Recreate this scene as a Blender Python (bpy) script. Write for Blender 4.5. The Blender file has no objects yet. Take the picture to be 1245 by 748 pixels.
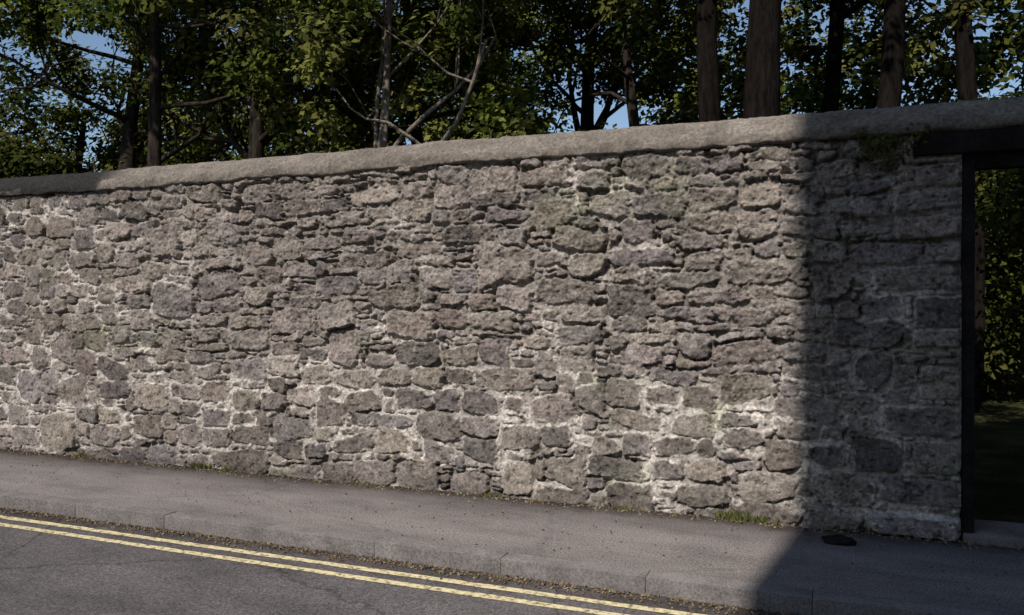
import bpy, math, random
import numpy as np
from mathutils import Vector
random.seed(11); RNG=np.random.default_rng(11)
scene=bpy.context.scene
D=6.25           # wall face (y)
EL=math.radians(43)

# ------------------------------------------------------------ helpers
def link(o,parent=None):
    scene.collection.objects.link(o)
    if parent: o.parent=parent
    return o
def empty(name):
    e=bpy.data.objects.new(name,None); e.empty_display_size=0.3
    return link(e)
def mesh_np(name,V,F,mat,parent=None,smooth=False,col=None):
    V=np.asarray(V,dtype=np.float32); F=np.asarray(F,dtype=np.int32)
    me=bpy.data.meshes.new(name)
    k=F.shape[1]
    me.vertices.add(len(V)); me.vertices.foreach_set('co',V.ravel())
    me.loops.add(F.size); me.loops.foreach_set('vertex_index',F.ravel())
    me.polygons.add(len(F)); me.polygons.foreach_set('loop_start',np.arange(0,F.size,k,dtype=np.int32))
    me.update(calc_edges=True)
    if smooth: me.polygons.foreach_set('use_smooth',np.ones(len(F),dtype=bool))
    if col is not None:
        a=me.color_attributes.new('Col','FLOAT_COLOR','POINT')
        c=np.ones((len(V),4),dtype=np.float32); c[:,:3]=col; a.data.foreach_set('color',c.ravel())
    me.materials.append(mat); me.validate()
    return link(bpy.data.objects.new(name,me),parent)
def box_arr(x0,x1,y0,y1,z0,z1):
    V=np.array([(x,y,z) for z in (z0,z1) for y in (y0,y1) for x in (x0,x1)],float)
    F=np.array([(0,2,3,1),(4,5,7,6),(0,1,5,4),(2,6,7,3),(0,4,6,2),(1,3,7,5)])
    return V,F
def merge(parts):
    Vs=[];Fs=[];n=0
    for V,F in parts:
        Vs.append(V);Fs.append(np.asarray(F)+n);n+=len(V)
    return np.concatenate(Vs),np.concatenate(Fs)
def box(name,x0,x1,y0,y1,z0,z1,mat,parent=None,bev=0.0):
    V,F=box_arr(x0,x1,y0,y1,z0,z1)
    o=mesh_np(name,V,F,mat,parent)
    if bev:
        m=o.modifiers.new('b','BEVEL');m.width=bev;m.segments=2
    return o
TAB=[RNG.random((256,256)) for _ in range(8)]
def vn(x,y,seed=0):
    T=TAB[seed%8]; x=x+seed*17.3; y=y+seed*5.7
    xi=np.floor(x).astype(int);yi=np.floor(y).astype(int)
    fx=x-xi;fy=y-yi
    fx=fx*fx*fx*(fx*(fx*6-15)+10);fy=fy*fy*fy*(fy*(fy*6-15)+10)
    a=T[xi%256,yi%256];b=T[(xi+1)%256,yi%256];c=T[xi%256,(yi+1)%256];d=T[(xi+1)%256,(yi+1)%256]
    return (a*(1-fx)+b*fx)*(1-fy)+(c*(1-fx)+d*fx)*fy
def fbm(x,y,o=4,seed=0):
    s=0;a=.5;n=0
    for i in range(o):
        s=s+a*(vn(x,y,seed+i)-.5)*2;n+=a;a*=.5;x=x*2.03;y=y*2.03
    return s/n
def sst(a,b,x):
    t=np.clip((x-a)/(b-a),0,1);return t*t*(3-2*t)
def terrace(n,k,sharp=.3):
    q=n*k;f=np.floor(q);return (f+sst(.5-sharp,.5+sharp,q-f))/k

# ------------------------------------------------------------ materials
def newmat(name,diffuse=True):
    m=bpy.data.materials.new(name);m.use_nodes=True
    nt=m.node_tree
    if diffuse:
        nt.nodes.remove(nt.nodes['Principled BSDF'])
        b=nt.nodes.new('ShaderNodeBsdfDiffuse');b.inputs['Roughness'].default_value=.6
        nt.links.new(b.outputs[0],nt.nodes['Material Output'].inputs[0])
        return m,nt,b,b.inputs['Color']
    b=nt.nodes['Principled BSDF'];return m,nt,b,b.inputs['Base Color']
def noise(nt,scale,detail=6,rough=.6,vec=None):
    n=nt.nodes.new('ShaderNodeTexNoise');n.inputs['Scale'].default_value=scale
    n.inputs['Detail'].default_value=detail;n.inputs['Roughness'].default_value=rough
    if vec is None:
        tc=nt.nodes.new('ShaderNodeTexCoord');vec=tc.outputs['Object']
    nt.links.new(vec,n.inputs['Vector']);return n
def ramp(nt,src,stops):
    r=nt.nodes.new('ShaderNodeValToRGB');e=r.color_ramp.elements
    while len(e)<len(stops): e.new(.5)
    for el,(p,c) in zip(e,stops):
        el.position=p;el.color=(c,c,c,1) if isinstance(c,(int,float)) else (*c,1)
    nt.links.new(src,r.inputs[0]);return r
def mix(nt,mode,fac,a,b):
    m=nt.nodes.new('ShaderNodeMix');m.data_type='RGBA';m.blend_type=mode
    for s,v in ((m.inputs[0],fac),(m.inputs[6],a),(m.inputs[7],b)):
        if isinstance(v,(int,float)): s.default_value=v
        elif isinstance(v,tuple): s.default_value=(*v,1)
        else: nt.links.new(v,s)
    return m.outputs[2]
def bump(nt,b,src,strength,dist,prev=None):
    n=nt.nodes.new('ShaderNodeBump');n.inputs['Strength'].default_value=strength;n.inputs['Distance'].default_value=dist
    nt.links.new(src,n.inputs['Height'])
    if prev: nt.links.new(prev.outputs[0],n.inputs['Normal'])
    nt.links.new(n.outputs[0],b.inputs['Normal']);return n

def mat_attr(name,scale,detail,lo,hi,bd):
    m,nt,b,col=newmat(name)
    at=nt.nodes.new('ShaderNodeAttribute');at.attribute_name='Col'
    n2=noise(nt,scale,detail,.75)
    r2=ramp(nt,n2.outputs[0],[(.3,lo),(.5,1.),(.68,hi)])
    nt.links.new(mix(nt,'MULTIPLY',1.,at.outputs['Color'],r2.outputs[0]),col)
    bump(nt,b,n2.outputs[0],1.,bd);return m
def mat_simple(name,stops,s1=3,s2=60,bd=.004,detail=.35):
    m,nt,b,col=newmat(name)
    n1=noise(nt,s1,4,.6);n2=noise(nt,s2,3,.75)
    r=ramp(nt,n1.outputs[0],stops)
    r2=ramp(nt,n2.outputs[0],[(.3,1-detail),(.5,1.),(.7,1+detail)])
    nt.links.new(mix(nt,'MULTIPLY',1.,r.outputs[0],r2.outputs[0]),col);bump(nt,b,n2.outputs[0],.7,bd)
    return m
def mat_asphalt(name,base,crack,cs,grain=75,dirt=None):
    m,nt,b,col=newmat(name)
    tc=nt.nodes.new('ShaderNodeTexCoord');mp=nt.nodes.new('ShaderNodeMapping');mp.inputs['Scale'].default_value=(.45,1,1)
    nt.links.new(tc.outputs['Object'],mp.inputs[0])
    n1=noise(nt,2.2,7,.72,mp.outputs[0]);n2=noise(nt,grain,4,.85)
    r=ramp(nt,n1.outputs[0],[(.3,tuple(x*.68 for x in base)),(.5,base),(.72,tuple(x*1.28 for x in base))])
    r2=ramp(nt,n2.outputs[0],[(.34,.40),(.5,1.),(.64,1.85)])
    c=mix(nt,'MULTIPLY',1.,r.outputs[0],r2.outputs[0])
    bump(nt,b,n2.outputs[0],1.,.008)
    if crack:
        nd=noise(nt,4,5,.75)
        va=nt.nodes.new('ShaderNodeMix');va.data_type='VECTOR';va.inputs[0].default_value=.2
        nt.links.new(tc.outputs['Object'],va.inputs[4]);nt.links.new(nd.outputs['Color'],va.inputs[5])
        v=nt.nodes.new('ShaderNodeTexVoronoi');v.feature='DISTANCE_TO_EDGE';v.inputs['Scale'].default_value=cs
        nt.links.new(va.outputs[1],v.inputs['Vector'])
        rc=ramp(nt,v.outputs['Distance'],[(0,.5),(.004,.7),(.008,1.)])
        c=mix(nt,'MULTIPLY',crack,c,rc.outputs[0])
    if dirt: # grime and soil gathered along one edge
        sp=nt.nodes.new('ShaderNodeSeparateXYZ');nt.links.new(tc.outputs['Object'],sp.inputs[0])
        mr=nt.nodes.new('ShaderNodeMapRange');mr.inputs[1].default_value=dirt[0];mr.inputs[2].default_value=dirt[1]
        nt.links.new(sp.outputs[1],mr.inputs[0])
        nn=noise(nt,5,5,.7);ad=nt.nodes.new('ShaderNodeMath');ad.operation='MULTIPLY_ADD'
        nt.links.new(nn.outputs[0],ad.inputs[0]);ad.inputs[1].default_value=1.1;nt.links.new(mr.outputs[0],ad.inputs[2])
        rr=ramp(nt,ad.outputs[0],[(.75,(1,1,1)),(1.,(.62,.58,.52))])
        ad2=nt.nodes.new('ShaderNodeMath');ad2.operation='MULTIPLY';ad2.inputs[1].default_value=.72;nt.links.new(ad.outputs[0],ad2.inputs[0]);nt.links.new(ad2.outputs[0],rr.inputs[0])
        c=mix(nt,'MULTIPLY',1.,c,rr.outputs[0])
    nt.links.new(c,col);return m
def mat_leaf(name,trans=.3):
    m,nt,b,col=newmat(name)
    at=nt.nodes.new('ShaderNodeAttribute');at.attribute_name='Col'
    nt.links.new(at.outputs['Color'],col)
    if trans:
        t=nt.nodes.new('ShaderNodeBsdfTranslucent')
        nt.links.new(at.outputs['Color'],t.inputs[0])
        ms=nt.nodes.new('ShaderNodeMixShader');ms.inputs[0].default_value=trans
        nt.links.new(b.outputs[0],ms.inputs[1]);nt.links.new(t.outputs[0],ms.inputs[2])
        nt.links.new(ms.outputs[0],nt.nodes['Material Output'].inputs[0])
    return m
def mat_bark(name,dark,light):
    m,nt,b,col=newmat(name)
    tc=nt.nodes.new('ShaderNodeTexCoord');mp=nt.nodes.new('ShaderNodeMapping');mp.inputs['Scale'].default_value=(1,1,.22)
    nt.links.new(tc.outputs['Object'],mp.inputs[0])
    n1=noise(nt,16,5,.7,mp.outputs[0])
    r=ramp(nt,n1.outputs[0],[(.35,dark),(.65,light)])
    nt.links.new(r.outputs[0],col);bump(nt,b,n1.outputs[0],1.,.03);return m

STONE=mat_attr('rubble_stone',42,6,.42,1.75,.016)
ROAD=mat_asphalt('road_asphalt',(.110,.101,.101),.8,.5,dirt=(4.1,4.75))
PAVE=mat_asphalt('pavement_asphalt',(.165,.148,.141),.3,.4,dirt=(5.7,6.3))
KERB=mat_simple('kerb_concrete',[(.3,(.12,.11,.106)),(.7,(.20,.182,.174))],4,70,.004,.45)
EARTH=mat_simple('grass_ground',[(.3,(.02,.018,.010)),(.5,(.03,.03,.013)),(.72,(.06,.06,.028))],1.3,30,.03)
LEAF=mat_leaf('leaf');LEAF2=mat_leaf('distant_leaf',0)
BARK=mat_bark('bark',(.016,.013,.011),(.06,.048,.04))
PINEBARK=mat_bark('pine_bark',(.006,.005,.005),(.020,.016,.014))
PALEBARK=mat_bark('pale_bark',(.10,.08,.065),(.30,.25,.21))
TIMBER=mat_simple('dark_timber',[(.3,(.012,.011,.011)),(.7,(.03,.026,.026))],4,50,.003)

# ------------------------------------------------------------ masonry
def stones_for(x0,x1,z0,z1,rng,fixed=()):
    g=.012;nx=int((x1-x0)/g);nz=int((z1-z0)/g)
    occ=np.zeros((nx,nz),bool);out=[]
    def put(cx,cz,w,h):
        i0=int((cx-w/2-x0)/g);i1=int((cx+w/2-x0)/g);j0=int((cz-h/2-z0)/g);j1=int((cz+h/2-z0)/g)
        i0=max(i0,0);j0=max(j0,0);i1=min(i1,nx);j1=min(j1,nz)
        if i1-i0<3 or j1-j0<2 or occ[i0:i1,j0:j1].any(): return
        occ[i0:i1,j0:j1]=True;out.append((x0+i0*g,x0+i1*g,z0+j0*g,z0+j1*g))
    for f in fixed: put(*f)
    def target(x,z,ph):
        low=z<1.05+.12*math.sin(x*1.3)
        left=x<-6.4
        if ph==0:
            if low: return rng.uniform(.26,.5),rng.uniform(.16,.27)
            if left: return rng.uniform(.2,.36),rng.uniform(.14,.24)
            return (rng.uniform(.26,.52),rng.uniform(.12,.25))
        if ph==1:
            if low or left: return rng.uniform(.14,.32),rng.uniform(.10,.2)
            return rng.uniform(.14,.34),rng.uniform(.06,.16)
        return rng.uniform(.08,.22),rng.uniform(.04,.09)
    area=(x1-x0)*(z1-z0)
    def grow(i,j,tw,th,minw,minh):
        if occ[i,j]: return
        i0=i;i1=i+1;j0=j;j1=j+1;mw=int(tw/g);mh=int(th/g)
        act=[0,1,2,3]
        while act:
            for a in list(act):
                if a==0:
                    if i0>0 and i1-i0<mw and not occ[i0-1,j0:j1].any(): i0-=1
                    else: act.remove(0)
                elif a==1:
                    if i1<nx and i1-i0<mw and not occ[i1,j0:j1].any(): i1+=1
                    else: act.remove(1)
                elif a==2:
                    if (i1-i0)<(j1-j0)*tw/th*.8 and (0 in act or 1 in act): continue
                    if j0>0 and j1-j0<mh and not occ[i0:i1,j0-1].any(): j0-=1
                    else: act.remove(2)
                else:
                    if (i1-i0)<(j1-j0)*tw/th*.8 and (0 in act or 1 in act): continue
                    if j1<nz and j1-j0<mh and not occ[i0:i1,j1].any(): j1+=1
                    else: act.remove(3)
        w=(i1-i0)*g;h=(j1-j0)*g
        if w>=minw and h>=minh:
            occ[i0:i1,j0:j1]=True;out.append((x0+i0*g,x0+i1*g,z0+j0*g,z0+j1*g))
    for ph,n,kw,kh in ((0,45,.7,.75),(1,90,.55,.55),(2,140,.5,.5)):
        for _ in range(int(area*n)):
            i=rng.integers(nx);j=rng.integers(nz)
            x=x0+i*g;z=z0+j*g
            if ph==0 and rng.random()<.55 and z>1.1 and x>-6.4: continue
            tw,th=target(x,z,ph)
            grow(i,j,tw,th,tw*kw,th*kh)
    free=np.argwhere(~occ);rng.shuffle(free)
    for i,j in free:
        if occ[i,j]: continue
        grow(i,j,rng.uniform(.08,.22),rng.uniform(.06,.14),.035,.03)
    return out

def W(px,py):   # survey: bearing / elevation from the viewpoint -> metres on wall face
    u=(px-622)/1000;v=(368-py)/1000;t=D/(.9265+.376*u)
    return D*(-.376+.9265*u)/(.9265+.376*u),1.6+v*t
FIX=[]
for a,b,c,d in [(398,398,440,441),(478,412,536,444),(680,418,723,450),(648,424,677,455),(765,414,806,441),(184,275,221,315),
    (184,345,236,388),(735,583,800,624),(178,537,214,567),(1056,322,1162,354),(428,558,480,590),(482,562,532,598),(255,545,328,574),
    (48,500,92,545),(665,553,712,588),(820,590,888,620),(1088,262,1162,292),(583,300,650,345),(700,205,742,236),(818,190,862,214),
    (55,262,92,290),(893,255,948,292),(975,616,1052,645),(1056,622,1162,652),(905,196,950,210),(60,405,90,440),(1046,190,1100,212),
    (540,420,582,448),(165,465,205,500),(505,500,560,535),(330,505,380,535),(610,560,650,600),(160,505,198,530),(1110,360,1162,398),
    (455,520,500,550),(240,330,292,360),(20,450,50,485),(70,455,104,490),(1040,420,1085,470),(985,290,1030,318),
    (1078,402,1162,438),(1118,444,1162,486),(1070,492,1162,530),(1112,536,1162,576),(1066,582,1162,614),(1112,198,1162,228),(1086,232,1162,256),(1122,296,1162,318)]:
    xa,za=W(a,(b+d)/2);xb,_=W(c,(b+d)/2);_,zt=W((a+c)/2,b);_,zb=W((a+c)/2,d)
    if c==1162: xb=.73
    FIX.append(((xa+xb)/2,(zt+zb)/2,xb-xa,zt-zb))

PAL=np.array([(.240,.210,.183),(.262,.230,.203),(.20,.176,.158),(.220,.196,.184),(.175,.155,.143),(.272,.238,.207),(.238,.205,.18),(.21,.186,.170)])
def masonry(name,x0,x1,z0,z1,res,seed,parent,fixed=()):
    rng=np.random.default_rng(seed)
    st=stones_for(x0,x1,z0,z1,rng,fixed)
    nx=int((x1-x0)/res)+1;nz=int((z1-z0)/res)+1
    xs=np.linspace(x0,x1,nx);zs=np.linspace(z0,z1,nz);X,Z=np.meshgrid(xs,zs,indexing='ij')
    pier=sst(.05,.3,X)*sst(1.2,1.0,X) if x1<1 else X*0
    wk=1-.55*pier
    Xw=X+wk*(.022*fbm(X*5,Z*5,3,1)+.012*fbm(X*22,Z*22,3,2))
    Zw=Z+wk*(.034*fbm(X*1.7,Z*1.7,2,3)+.016*fbm(X*7,Z*9,3,4)+.009*fbm(X*26,Z*26,2,5))
    dist=np.full(X.shape,-.05);H=np.zeros(X.shape);C=np.zeros(X.shape+(3,));
    upper=sst(.95,1.35,Z+.2*fbm(X*.8,Z*.8,2,6))*sst(-7.4,-6.2,X)*(1-.7*pier)
    ed=(.009*fbm(X*38,Z*38,3,7)+.012*fbm(X*13,Z*13,2,0))*wk
    rough1=fbm(X*12,Z*16,4,2);strata=fbm(X*5,Z*34,3,3)
    fac=terrace(fbm(X*6,Z*7,2,5)+.25*fbm(X*20,Z*20,2,1),3.5,.16)
    fac2=terrace(fbm(X*14,Z*17,3,3),4,.18)
    for (a,b,c,d) in st:
        w=b-a;h=d-c;cx=(a+b)/2;cz=(c+d)/2;pad=.06
        i0=max(int((a-pad-x0)/res),0);i1=min(int((b+pad-x0)/res)+2,nx);j0=max(int((c-pad-z0)/res),0);j1=min(int((d+pad-z0)/res)+2,nz)
        if i1<=i0 or j1<=j0: continue
        s=(slice(i0,i1),slice(j0,j1))
        dx=Xw[s]-cx;dz=Zw[s]-cz
        quo=(b>.66 and x1<1)
        th=rng.normal(0,.02 if quo else .08);dx,dz=dx*math.cos(th)+dz*math.sin(th),-dx*math.sin(th)+dz*math.cos(th)
        dzz=dz*(1+rng.normal(0,.1 if quo else .4)*dx/w)
        up=float(upper[min((i0+i1)//2,nx-1),min((j0+j1)//2,nz-1)])
        gap=rng.uniform(.001,.010)
        ha=max(w/2-gap,.01);hb=max(h/2-gap,.008);p=9 if quo else rng.choice([3,4,6,9])
        f=(np.abs(dx/ha)**p+np.abs(dzz/hb)**p)**(1/p)
        if not quo:
            for _c in range(2):
                an=rng.uniform(0,6.283);cut=(math.cos(an)*dx/ha+math.sin(an)*dzz/hb)/rng.uniform(.95,1.3)
                f=np.maximum(f,cut)
        dd=(1-f)*min(ha,hb)+ed[s]*min(1,hb/.05)
        better=dd>dist[s]
        prot=rng.uniform(.008,.024)+(rng.uniform(0,.03)*up if rng.random()<.4 else 0)+.008*quo
        tx=rng.normal(0,.035);tz=rng.normal(0,.05+.09*up)
        if quo: tx*=.3;tz*=.4
        prof=sst(-.002,min(rng.uniform(.006,.014),.3*hb),dd)
        hh=prof*(prot+np.clip(tx*dx+tz*dz,-.02,.02))+prof*(rough1[s]*.008+strata[s]*(.002+.003*up)+fac[s]*(.009+.006*up)+fac2[s]*(.006+.009*up))
        k=rng.uniform(.76,1.14) if up>.5 else rng.uniform(.66,1.1)
        col=PAL[rng.integers(len(PAL))]*k*np.array([1,rng.uniform(.97,1.01),rng.uniform(.95,1.05)])
        if rng.random()<.015: col=np.array([.205,.165,.15])*rng.uniform(.8,1.05)
        H[s]=np.where(better,hh,H[s]);C[s]=np.where(better[...,None],col,C[s]);dist[s]=np.where(better,dd,dist[s])
    ismort=1-sst(-.002,.003,dist)
    mn=fbm(X*3.2,Z*3.2,4,1)
    void=sst(.15,.42,fbm(X*4.3,Z*6,3,3)+.12*upper)
    mp=1-void
    mh=-.010+.012*fbm(X*24,Z*24,3,6)+.006*mn-.040*void
    smr=.006+.015*mp*sst(-.5,.5,mn)
    smear=np.where(dist<=0.0,1.,sst(1.,.3,(dist+.014*fbm(X*16,Z*16,3,4))/smr)*mp)
    Hs=H*(1-ismort)+mh*ismort
    H=np.where(dist>0,np.maximum(Hs,mh),Hs)
    H=H*(1-.3*smear)+.3*smear*np.maximum(mh,H*.5)
    pale=np.array([.47,.43,.39]);drab=np.array([.205,.18,.160])
    patch=sst(-.35,.25,fbm(X*1.1,Z*1.3,3,3)+.6*(1-upper)-.42*upper+.35*sst(-5.2,-7.5,X)*sst(2.3,1.2,Z)-.5*pier)
    pk=np.clip(mp*(.15+.85*patch)*(.75+.8*mn),0,1)[...,None]
    mcol=(drab*(1-pk)+pale*pk)*(1+.4*fbm(X*25,Z*25,3,2))[...,None]
    C=C*(1+.42*fbm(X*14,Z*18,4,6)+.2*fbm(X*3,Z*3,2,1))[...,None]
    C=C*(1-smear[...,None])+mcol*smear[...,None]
    res_n=sst(.15,.45,fbm(X*9,Z*12,4,0)+.2*fbm(X*1.2,Z*1.2,2,4))*(.35+.4*upper)
    C=C*(1-.5*res_n[...,None])+np.array([.35,.314,.282])*.5*res_n[...,None]
    pit=sst(.28,.5,fbm(X*26,Z*30,3,2));C=C*(1-.45*pit[...,None]);H=H-.010*pit
    H=H+.014*fbm(X*1.2,Z*1.2,2,2)+upper*(.009*fbm(X*34,Z*38,3,1)+.010*terrace(fbm(X*10,Z*15,3,5),4,.2))
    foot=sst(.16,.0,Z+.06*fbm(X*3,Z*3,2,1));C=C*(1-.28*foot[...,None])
    lich=sst(.25,.5,fbm(X*1.6,Z*1.9,4,5))*.35;C=C*(1-lich[...,None]*np.array([.35,.22,.45]))
    ff=sst(-.55,-.3,X)*sst(.17,.13,Z);H=H+.05*ff*sst(0,.01,dist)
    lb=(X>.42)&(X<1.95)&(Z>2.58);H=np.where(lb,np.minimum(H,-.01),H)
    C=np.clip(C,.02,.62)
    Y=D-H
    V=np.stack([X,Y,Z],-1)
    L=V[:1].copy();L[...,1]=D+.08;R=V[-1:].copy();R[...,1]=D+.08
    V=np.concatenate([L,V,R],0);C=np.concatenate([C[:1],C,C[-1:]],0);nX=nx+2
    idx=np.arange(nX*nz).reshape(nX,nz)
    F=np.stack([idx[:-1,:-1],idx[1:,:-1],idx[1:,1:],idx[:-1,1:]],-1).reshape(-1,4)
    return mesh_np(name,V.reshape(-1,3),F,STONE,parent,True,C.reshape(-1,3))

wall=empty('stone_wall')
masonry('masonry',-9.4,.72,-.04,2.785,.0075,3,wall,FIX)
masonry('masonry_far_end',-26,-9.4,-.04,2.785,.024,4,wall)
masonry('masonry_past_doorway',1.78,12,-.04,2.785,.024,5,wall)
V1=box_arr(-26,.715,D+.07,D+.5,-.1,2.78);V2=box_arr(1.785,12,D+.07,D+.5,-.1,2.78)
core=mat_simple('wall_core_stone',[(.3,(.12,.105,.095)),(.7,(.22,.19,.17))],6,30,.02)
V,F=merge([V1,V2]);mesh_np('wall_core',V,F,core,wall)

def coping():
    m=mat_attr('coping_render',38,6,.5,1.55,.014)
    prof=[(.40,2.765),(.03,2.762),(-.035,2.762),(-.055,2.775),(-.058,2.80),(-.052,2.83),(-.03,2.865),(0,2.90),(.03,2.935),(.07,2.965),(.12,2.985),(.2,2.99),(.32,2.985),(.42,2.95),(.52,2.88),(.55,2.79),(.54,2.765),(.40,2.765)]
    xs=np.arange(-26,12,.018);P=np.array(prof)
    t=np.linspace(0,len(P)-1,46);P=np.stack([np.interp(t,np.arange(len(P)),P[:,k]) for k in (0,1)],-1)
    X=np.repeat(xs[:,None],len(P),1);S=np.repeat(np.arange(len(P))[None]*.02,len(xs),0)
    n=.014*fbm(X*1.3,S*2,3,1)+.011*fbm(X*9,S*9,4,2)+.007*fbm(X*30,S*30,2,3)
    Y=D+P[:,0][None]-n;Zz=P[:,1][None]+.6*n+.02*fbm(X*.45,X*0,2,4)
    low=(P[:,1]<2.80)[None]*1.
    Zz=Zz-low*.02*(fbm(X*6,X*0+3,3,5))-low*.01
    V=np.stack([X,Y,Zz],-1)
    C=np.ones(X.shape+(3,))*np.array([.180,.158,.136])
    v=1+.32*fbm(X*.9,S*1.5,3,6)+.34*fbm(X*6,S*8,4,1);C=C*v[...,None]
    pz=P[:,1][None]
    ms=sst(.0,.2,fbm(X*2.2,S*3+X*.8,4,7)*.6+1.3*sst(-6.75,-7.3,X)*sst(-10,-9,X)-.8+1.2*sst(2.83,2.88,pz+.05*fbm(X*3,S,2,1)))*sst(-6.7,-7.2,X)  # jagged tree shadow painted into the coping colour at the left end
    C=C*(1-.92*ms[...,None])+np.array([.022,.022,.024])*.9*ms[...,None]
    idx=np.arange(X.size).reshape(X.shape)
    F=np.stack([idx[:-1,:-1],idx[:-1,1:],idx[1:,1:],idx[1:,:-1]],-1).reshape(-1,4)
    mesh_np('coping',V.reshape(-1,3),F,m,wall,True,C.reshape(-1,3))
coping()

df=empty('door_frame')
box('lintel',.43,1.93,D-.045,D+.42,2.60,2.752,TIMBER,df,.008)
box('left_post',.722,.80,D+.02,D+.16,0.02,2.598,TIMBER,df,.004)
box('right_post',1.70,1.778,D+.02,D+.16,0.02,2.598,TIMBER,df,.004)
box('head_rail',.802,1.698,D+.03,D+.15,2.50,2.597,TIMBER,df,.004)
STEP=mat_simple('step_stone',[(.3,(.10,.09,.085)),(.7,(.19,.17,.16))],4,40,.01)
box('stone_doorstep',.73,1.77,D-.06,D+.46,-.05,.05,STEP,None,.015)
# loose stone lying on the pavement
nu,nv=20,12;VV=[];FF=[]
for j in range(nv+1):
    for i in range(nu):
        a=2*math.pi*i/nu;t=math.pi*j/nv;sx=math.sin(t)*math.cos(a);sy=math.sin(t)*math.sin(a);sz=math.cos(t)
        q=max(abs(sx),abs(sy),abs(sz))**.5;k=1/q*(1+.12*math.sin(3*a+j)+.08*math.sin(5*a-2*j)*math.sin(t))
        VV.append((-.04+sx*.10*k,5.88+sy*.06*k,.018+sz*.026*k))
for j in range(nv):
    for i in range(nu): FF.append((j*nu+i,(j+1)*nu+i,(j+1)*nu+(i+1)%nu,j*nu+(i+1)%nu))
mesh_np('loose_stone',VV,FF,TIMBER,None,False)

# ------------------------------------------------------------ ground
def sheet(name,x0,x1,y0,y1,z,mat,parent=None,step=None,amp=0):
    if step:
        xs=np.arange(x0,x1+step/2,step);ys=np.arange(y0,y1+step/2,step)
        X,Y=np.meshgrid(xs,ys,indexing='ij');Z=z+amp*fbm(X*.8,Y*.8,3,2)
    else:
        X,Y=np.meshgrid(np.array([x0,x1]),np.array([y0,y1]),indexing='ij');Z=X*0+z
    V=np.stack([X,Y,Z],-1);i=np.arange(X.size).reshape(X.shape)
    F=np.stack([i[:-1,:-1],i[1:,:-1],i[1:,1:],i[:-1,1:]],-1).reshape(-1,4)
    return mesh_np(name,V.reshape(-1,3),F,mat,parent,True)
sheet('ground',-400,400,-400,400,-.13,EARTH)
sheet('road',-60,60,-.6,4.75,-.10,ROAD)
box('pavement',-60,60,4.862,6.42,-.2,0,PAVE)
sheet('garden_ground',-40,30,6.7,60,-.01,EARTH,None,.25,.05)
def kerb(name,y0,y1):
    parts=[];x=-45
    while x<45:
        L=.915;dz=random.uniform(-.003,.003);dy=random.uniform(-.004,.004)
        parts.append(box_arr(x+.001,x+L-.001,y0+dy,y1,-.2,.004+dz));x+=L
    V,F=merge(parts);o=mesh_np(name,V,F,KERB)
    m=o.modifiers.new('b','BEVEL');m.width=.006;m.segments=2
kerb('kerb',4.725,4.860)
kerb('kerb',-.74,-.6)
box('pavement',-60,60,-3.0,-.742,-.2,0,PAVE)

def mat_yellow():
    m,nt,b,col=newmat('worn_yellow_paint')
    n=noise(nt,22,6,.78)
    r=ramp(nt,n.outputs[0],[(.40,(.12,.11,.09)),(.48,(.48,.41,.24)),(.7,(.70,.61,.39))])
    nt.links.new(r.outputs[0],col);return m
YEL=mat_yellow()
def yl(name,y):
    xs=np.arange(-45,45,.03);n=len(xs)
    a=y-.030+.008*fbm(xs*8,xs*0,3,1)+.012*fbm(xs*.5,xs*0,2,3);b=y+.030+.008*fbm(xs*8,xs*0+9,3,2)+.012*fbm(xs*.5,xs*0,2,3)
    V=np.concatenate([np.stack([xs,a,xs*0-.096],-1),np.stack([xs,b,xs*0-.096],-1)])
    i=np.arange(n-1);F=np.stack([i,i+1,i+1+n,i+n],-1);mesh_np(name,V,F,YEL)
yl('yellow_line',4.50);yl('yellow_line',4.345)

# ------------------------------------------------------------ leaves
def leaf_quads(cent,rad,per,size,cols,rng,flat=.75,asp=.6):
    k=len(cent);N=k*per
    c=np.repeat(cent,per,0);r=np.repeat(rad,per)
    d=rng.normal(size=(N,3));d/=np.linalg.norm(d,axis=1)[:,None]
    rr=rng.random(N)**.5
    off=d*(rr*r)[:,None];off[:,2]*=flat
    p=c+off
    nrm=d*.5+rng.normal(size=(N,3))*.40+np.array([0,-.5,.6]);nrm/=np.linalg.norm(nrm,axis=1)[:,None]
    t=np.cross(nrm,rng.normal(size=(N,3)));t/=np.linalg.norm(t,axis=1)[:,None];b=np.cross(nrm,t)
    s=(size*rng.uniform(.6,1.3,N))[:,None]
    q0=p-t*s*.5;q1=p+b*s*asp*.5+nrm*s*.08;q2=p+t*s*.5;q3=p-b*s*asp*.5+nrm*s*.08
    V=np.stack([q0,q1,q2,q3],1).reshape(-1,3);F=np.arange(N*4).reshape(-1,4)
    cc=np.repeat(cols,per,0)*rng.uniform(.7,1.3,(N,1));C=np.repeat(cc,4,0)
    return V,F,C
def tube(pts,rad,n=8):
    pts=[Vector(p) for p in pts];V=[];F=[]
    for i,p in enumerate(pts):
        d=(pts[min(i+1,len(pts)-1)]-pts[max(i-1,0)]).normalized()
        a=d.cross(Vector((0.13,1,.07))).normalized();b=d.cross(a)
        for k in range(n):
            an=2*math.pi*k/n;V.append(p+(a*math.cos(an)+b*math.sin(an))*rad[i]*(1+.1*math.sin(3*an+i)))
    for i in range(len(pts)-1):
        for k in range(n):
            F.append((i*n+k,i*n+(k+1)%n,(i+1)*n+(k+1)%n,(i+1)*n+k))
    return np.array([tuple(v) for v in V]),np.array(F)
GREENS=np.array([(.15,.17,.032),(.115,.14,.026),(.17,.18,.045),(.075,.10,.022),(.16,.16,.045),(.045,.065,.018)])
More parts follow.
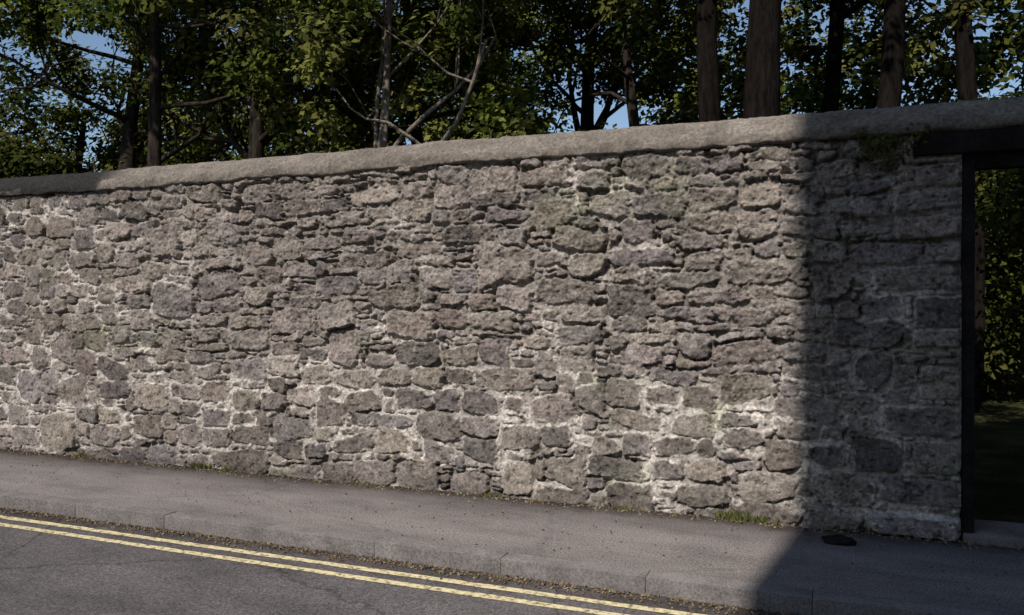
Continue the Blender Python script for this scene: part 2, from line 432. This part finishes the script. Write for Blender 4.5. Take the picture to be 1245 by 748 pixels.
def branch(parts,tips,p,d,L,r,lvl,rng,maxl,up=.25):
    n=5;pts=[p];rs=[r];q=Vector(p);dd=Vector(d)
    for i in range(n):
        dd=(dd+Vector(rng.normal(0,.16,3))+Vector((0,0,up*.15))).normalized()
        q=q+dd*L/n;pts.append(q.copy());rs.append(r*(1-.65*(i+1)/n))
    parts.append(tube(pts,rs,8 if lvl==0 else (6 if lvl==1 else 4)))
    if lvl>=maxl-1: tips.append(q.copy())
    if lvl==maxl-1: tips.append(pts[3].copy())
    if lvl<maxl:
        for _ in range(3 if lvl>0 else 4):
            i=rng.integers(2,n+1);s=Vector(rng.normal(0,1,3)).normalized()
            nd=(dd*.7+s*.8+Vector((0,0,up*.4))).normalized()
            branch(parts,tips,pts[i],nd,L*rng.uniform(.5,.75),rs[i]*.7,lvl+1,rng,maxl,up)
def tree(name,x,y,r,H,lean,crown0,nl,seed,bark=BARK,cr=.55,per=130,ls=.13,spread=2.6,dark=1.0,low=None,fork=None,bare=None,keep=.28):
    rng=np.random.default_rng(seed);e=empty(name)
    parts=[];tips=[];n=10;pts=[];rs=[]
    for i in range(n+1):
        t=i/n;pts.append(Vector((x+lean[0]*t*H+.16*math.sin(t*6+seed)*(t>0),y+lean[1]*t*H+.1*math.sin(t*4+seed*2),H*t-.05)));rs.append(r*(1.25-.95*t**.8) if i else r*1.5)
    parts.append(tube(pts,rs,12))
    if fork:
        for (zf,ddir,L,rf) in fork:
            i=int(zf/H*n);p=pts[i].lerp(pts[i+1],zf/H*n-i)
            branch(parts,tips,p,Vector(ddir).normalized(),L,rf,1,rng,3,.4)
    for k in range(nl):
        t=crown0/H+(1-crown0/H)*(k+.3)/nl;fi=t*n;i=min(int(fi),n-1);p=pts[i].lerp(pts[i+1],fi-i)
        an=k*2.4+rng.uniform(-.4,.4)
        d=Vector((math.cos(an),math.sin(an),rng.uniform(.15,.8))).normalized()
        branch(parts,tips,p,d,spread*rng.uniform(.7,1.1)*(1.15-.6*(t-crown0/H)),rs[i]*.42,1,rng,3,.3)
    tips.append(pts[-1])
    V,F=merge(parts);mesh_np('trunk_and_limbs',V,F,bark,e,True)
    c=np.array([tuple(t) for t in tips]);c=c+rng.normal(0,.15,c.shape)
    if low is not None:c=c[c[:,2]>low]
    if bare:
        k=(c[:,1]>y+.25)|(c[:,2]>bare)|(rng.random(len(c))<keep);c=c[k]
    vs=[]
    for sel,pf,lf in ((c[:,2]<=8,1,1),(c[:,2]>8,.3,1.8)):
        cc=c[sel]
        if len(cc)==0: continue
        cols=GREENS[rng.integers(len(GREENS),size=len(cc))]*rng.uniform(.7,1.3,(len(cc),1))*dark
        vs.append(leaf_quads(cc,rng.uniform(.5,1.15,len(cc))*cr,int(per*pf),ls*lf,cols,rng))
    V,F=merge([(a,b) for a,b,_ in vs]);C=np.concatenate([q for _,_,q in vs])
    mesh_np('foliage',V,F,LEAF,e,False,C)
    return e
tree('broadleaf_tree',-12.1,11.3,.18,9,(.0,.02),3.8,10,21,low=3.4,bare=6.2)
tree('broadleaf_tree',-9.9,9.9,.14,8.5,(-.06,.0),4.6,9,22,low=4.3,bare=6.2)
tree('broadleaf_tree',-9.3,11.4,.17,9,(-.02,.0),4.2,10,23,low=3.8,fork=[(3.6,(-.6,.2,1),3,.08)],bare=6.0)
tree('broadleaf_tree',-6.9,10.4,.10,7.5,(.10,.05),4.9,8,24,bark=PALEBARK,low=4.6,per=80,fork=[(3.0,(.75,.1,1),3.0,.06),(3.4,(.2,0,1.),2.6,.05),(3.7,(1.,.1,.8),2.6,.045),(3.2,(-.4,0,1.),2.0,.04)],bare=5.4)
tree('broadleaf_tree',-7.4,13.4,.16,9,(.0,.0),3.6,13,25,low=3.0)
tree('broadleaf_tree',-11.2,13.6,.16,8,(.0,.0),3.4,11,35,low=3.0)
tree('broadleaf_tree',-4.95,16.4,.22,9,(.03,.0),4.8,8,26,low=4.8,fork=[(4.3,(.7,0,1),3,.10),(4.6,(-.5,0,1),2.5,.09)],bare=6.2)
tree('broadleaf_tree',-3.3,13.6,.13,9,(-.02,.0),4.4,10,31,low=4.0)
tree('pine_tree',-1.75,12.3,.19,13,(.0,.0),6.6,8,27,bark=PINEBARK,low=5.2,dark=.7,per=90,bare=6.5,keep=.1)
tree('pine_tree',-.93,11.5,.27,14,(.005,.0),6.4,9,28,bark=PINEBARK,low=5.4,dark=.7,per=90,bare=6.5,keep=.1)
tree('pine_tree',-.25,15.2,.17,13,(.0,.0),6.2,8,29,bark=PINEBARK,low=4.6,dark=.7,per=90)
tree('pine_tree',.42,13.1,.19,13,(.01,.0),6.4,8,30,bark=PINEBARK,low=5.2,dark=.7,per=90,bare=6.5,keep=.1)
tree('pine_tree',1.6,13.8,.16,13,(.0,.0),6.2,8,32,bark=PINEBARK,low=4.2,dark=.7,per=90)
tree('broadleaf_tree',-15.5,13,.17,5.6,(.0,.0),3.0,6,33,low=2.6,dark=.6,per=80,spread=1.8)
tree('broadleaf_tree',4.5,12,.2,10,(.0,.0),4,6,34,dark=.8,per=60)

def mass(name,items,per,ls,seed,dark=.8):
    rng=np.random.default_rng(seed);cs=[];rr=[];tp=[]
    for (x,y,z,rx,rz,n) in items:
        d=rng.normal(size=(n,3));d/=np.linalg.norm(d,axis=1)[:,None];d*=(rng.random(n)**.4)[:,None]
        cs.append(np.array([x,y,z])+d*np.array([rx,rx*.8,rz]));rr.append(rng.uniform(.35,.8,n))
        if z>3.6:
            tp.append(tube([(x,y,-.1),(x+.1,y,z*.5),(x-.1,y,z)],[.2,.16,.08],7))
    c=np.concatenate(cs);r=np.concatenate(rr);k=c[:,2]>.1;c=c[k];r=r[k]
    cols=GREENS[rng.integers(len(GREENS),size=len(c))]*rng.uniform(.55,1.25,(len(c),1))*dark
    V,F,C=leaf_quads(c,r,per,ls,cols,rng)
    e=empty(name);mesh_np('foliage',V,F,LEAF2,e,False,C)
    if tp:
        V,F=merge(tp);mesh_np('trunks',V,F,BARK,e,True)
mass('distant_trees',[(-27,18,4,3,3,60),(-22.5,18,3.8,2.4,2.2,80),(-18.6,19.0,5.6,2.3,3.6,160),(-15.5,20,6,2.8,4.6,170),(-12,21,6,2.6,4.8,170),(-9.3,22,6,2.0,4.8,150),
   (-7.0,24,3.6,1.6,1.8,50),(-3.0,21,6,2.1,4.8,160),(-.2,22,6,2.2,4.8,150),(2.3,21,5.5,2.4,4.8,150),(3.3,25,2.2,3.0,2.2,90),(5.5,22,5,3,4,80),(9,20,5,3,4,50)],80,.20,51,.9)
mass('shrubs',[(-14,10.2,3.2,1.5,1.9,90),(-16.5,11,3.3,1.6,2.1,70),(-12.2,12,3.0,1.3,2.0,60),(-9,14.5,2.8,1.6,2,60),(-5.5,19,2.6,2.2,2,60),(-2,17.5,2.4,1.6,1.8,50),(.5,18,2,1.5,1.6,50),
   (2.1,15.5,1.4,1.4,1.3,70),(2.9,14.5,3.0,1.4,1.3,60),(4.6,14.5,1.8,1.5,1.8,40),(3.2,17.5,1.6,1.8,1.6,60)],95,.12,52,.35)
mass('evergreen_bush',[(1.95,9.6,2.6,.7,1.0,45),(2.1,9.4,1.3,.6,.5,22),(1.4,10.8,3.1,.6,.6,22)],110,.08,53,.3)

def ivy(name,pts,seed,n=110,dark=.8):
    rng=np.random.default_rng(seed);V,F,C=leaf_quads(np.array(pts),np.full(len(pts),.10),n,.032,GREENS[rng.integers(6,size=len(pts))]*dark,rng,.8,.8)
    mesh_np(name,V,F,LEAF,None,False,C)
ivy('ivy',[(.10,D-.05,2.74),(.20,D-.06,2.70),(.28,D-.05,2.72),(.34,D-.04,2.66),(.16,D-.04,2.63),(.26,D-.03,2.58),(.45,D-.06,2.74)],61,55,.45)
def weed(name,x,y,n,h,seed):
    rng=np.random.default_rng(seed);V=[];F=[];C=[]
    for i in range(n):
        a=rng.uniform(0,6.28);r=rng.uniform(0,.09);bx=x+math.cos(a)*r*1.8;by=y+math.sin(a)*r*.35
        hh=h*rng.uniform(.4,1);lx=rng.normal(0,.4)*hh;ly=-abs(rng.normal(0,.35))*hh;w=.004+.006*rng.random()
        k=len(V);V+=[(bx-w,by,0),(bx+w,by,0),(bx+lx*.4+w,by+ly*.4,hh*.6),(bx+lx*.4-w,by+ly*.4,hh*.6),(bx+lx+w*.2,by+ly,hh),(bx+lx-w*.2,by+ly,hh)]
        F+=[(k,k+1,k+2,k+3),(k+3,k+2,k+4,k+5)];C+=[np.array((.11,.115,.04))*rng.uniform(.6,1.4)]*6
    mesh_np(name,V,F,LEAF,None,False,np.array(C))
for i,(x,n,h) in enumerate([(-5.75,50,.08),(-5.45,30,.05),(-.78,45,.10),(-.62,30,.07),(-2.7,20,.05),(-3.9,16,.04),(-7.3,25,.06),(.3,20,.06),(-1.6,16,.04)]):
    weed('weed',x,D-.045,n,h,70+i)
rng=np.random.default_rng(9);N=8500
lx=rng.uniform(-14,6,N);dd=4.715-np.abs(rng.normal(0,.06,N))-.005;k=rng.random(N)<(.25+.75*vn(lx*1.3,lx*0,2));lx=lx[k];dd=dd[k]
cen=np.stack([lx,dd,np.full(len(lx),-.092)],-1)
M=2600;lx2=rng.uniform(-14,2,M);cen2=np.stack([lx2,D-.03-np.abs(rng.normal(0,.07,M)),np.full(M,.006)],-1)
M=500;cen3=np.stack([rng.uniform(-12,3,M),rng.uniform(4.9,6.2,M),np.full(M,.005)],-1);cen=np.concatenate([cen,cen2,cen3])
cols=np.array([(.17,.12,.065),(.13,.10,.07),(.22,.175,.12),(.07,.06,.05)])[rng.integers(4,size=len(cen))]
V,F,C=leaf_quads(cen,np.full(len(cen),.006),1,.022,cols,rng,.3,.6);mesh_np('leaf_litter',V,F,LEAF2,None,False,C)

# ------------------------------------------------------------ house across the road (casts the shadow)
HX=-1.46;HY=-3.02;HH=14.5
house=empty('rendered_house')
RENDER=mat_simple('house_render',[(.3,(.42,.39,.34)),(.7,(.5,.47,.42))],2,60,.004,detail=.1)
SLATE=mat_simple('slate',[(.3,(.06,.065,.08)),(.7,(.1,.1,.12))],5,40,.01)
GLASS,nt,b,_c=newmat('window_glass',False);b.inputs['Base Color'].default_value=(.02,.025,.03,1);b.inputs['Roughness'].default_value=.08
FRAME=mat_simple('white_joinery',[(.3,(.7,.7,.68)),(.7,(.78,.78,.76))],2,40,.001,detail=.05)
box('walls',HX,HX+11,HY-8,HY,-.1,HH,RENDER,house)
rv=[(HX-.0,HY+.25,HH-.05),(HX+11.2,HY+.25,HH-.05),(HX+11.2,HY-4,HH+3.4),(HX-.0,HY-4,HH+3.4),(HX-.0,HY-8.25,HH-.05),(HX+11.2,HY-8.25,HH-.05)]
mesh_np('roof',rv,[(0,1,2,3),(3,2,5,4)],SLATE,house)
mesh_np('gables',[(HX+.002,HY,HH),(HX+.002,HY-8,HH),(HX+.002,HY-4,HH+3.3),(HX+10.998,HY,HH),(HX+10.998,HY-8,HH),(HX+10.998,HY-4,HH+3.3)],[(0,1,2),(3,5,4)],RENDER,house)
box('chimney',HX+5,HX+6.2,HY-4.5,HY-3.6,HH+2.8,HH+4.8,RENDER,house)
for fl in range(4):
    for k in range(4):
        cx=HX+1.6+k*2.6;z0=.9+fl*3.4
        if fl==0 and k==1: continue
        box('window',cx-.5,cx+.5,HY+.004,HY+.03,z0,z0+1.7,GLASS,house)
        for nm,a in (('window_head',(cx-.56,cx+.56,HY+.004,HY+.06,z0+1.703,z0+1.78)),('window_sill',(cx-.6,cx+.6,HY+.004,HY+.1,z0-.09,z0-.003)),
                     ('window_mullion',(cx-.03,cx+.03,HY+.032,HY+.055,z0,z0+1.7)),('window_transom',(cx-.5,cx-.032,HY+.032,HY+.05,z0+.83,z0+.88)),('window_transom',(cx+.032,cx+.5,HY+.032,HY+.05,z0+.83,z0+.88))):
            box(nm,*a,FRAME,house)
dx=HX+4.2
box('front_door',dx-.45,dx+.45,HY+.004,HY+.05,0,2.1,TIMBER,house)
box('door_surround',dx-.55,dx+.55,HY+.004,HY+.09,2.103,2.3,FRAME,house)

# ------------------------------------------------------------ light, sky, camera
S=Vector((-.121*math.cos(EL),-.993*math.cos(EL),math.sin(EL))).normalized()
sd=bpy.data.lights.new('sun','SUN');sd.energy=5.0;sd.angle=math.radians(.8);sd.color=(1,.935,.86)
so=bpy.data.objects.new('sun',sd);so.rotation_euler=(-S).to_track_quat('-Z','Y').to_euler();so.location=(-3,-20,25);link(so)
w=bpy.data.worlds.new('World');scene.world=w;w.use_nodes=True;nt=w.node_tree
sk=nt.nodes.new('ShaderNodeTexSky');sk.sky_type='NISHITA';sk.sun_disc=False;sk.sun_elevation=EL;sk.sun_rotation=math.atan2(S.x,S.y)
sk.air_density=1.0;sk.dust_density=.6;sk.ozone_density=1.8
bg=nt.nodes['Background'];bg.inputs[1].default_value=.11;nt.links.new(sk.outputs[0],bg.inputs[0])
cd=bpy.data.cameras.new('camera');cam=bpy.data.objects.new('camera',cd);link(cam)
cd.lens=36*1000/1245;cd.sensor_width=36;cd.clip_end=1500;cd.clip_start=.05
cam.location=(0,0,1.6);cam.rotation_euler=(math.radians(90-.34),0,math.radians(22.1))
scene.camera=cam
scene.view_settings.view_transform='Standard';scene.view_settings.look='None';scene.view_settings.exposure=0;scene.view_settings.gamma=1
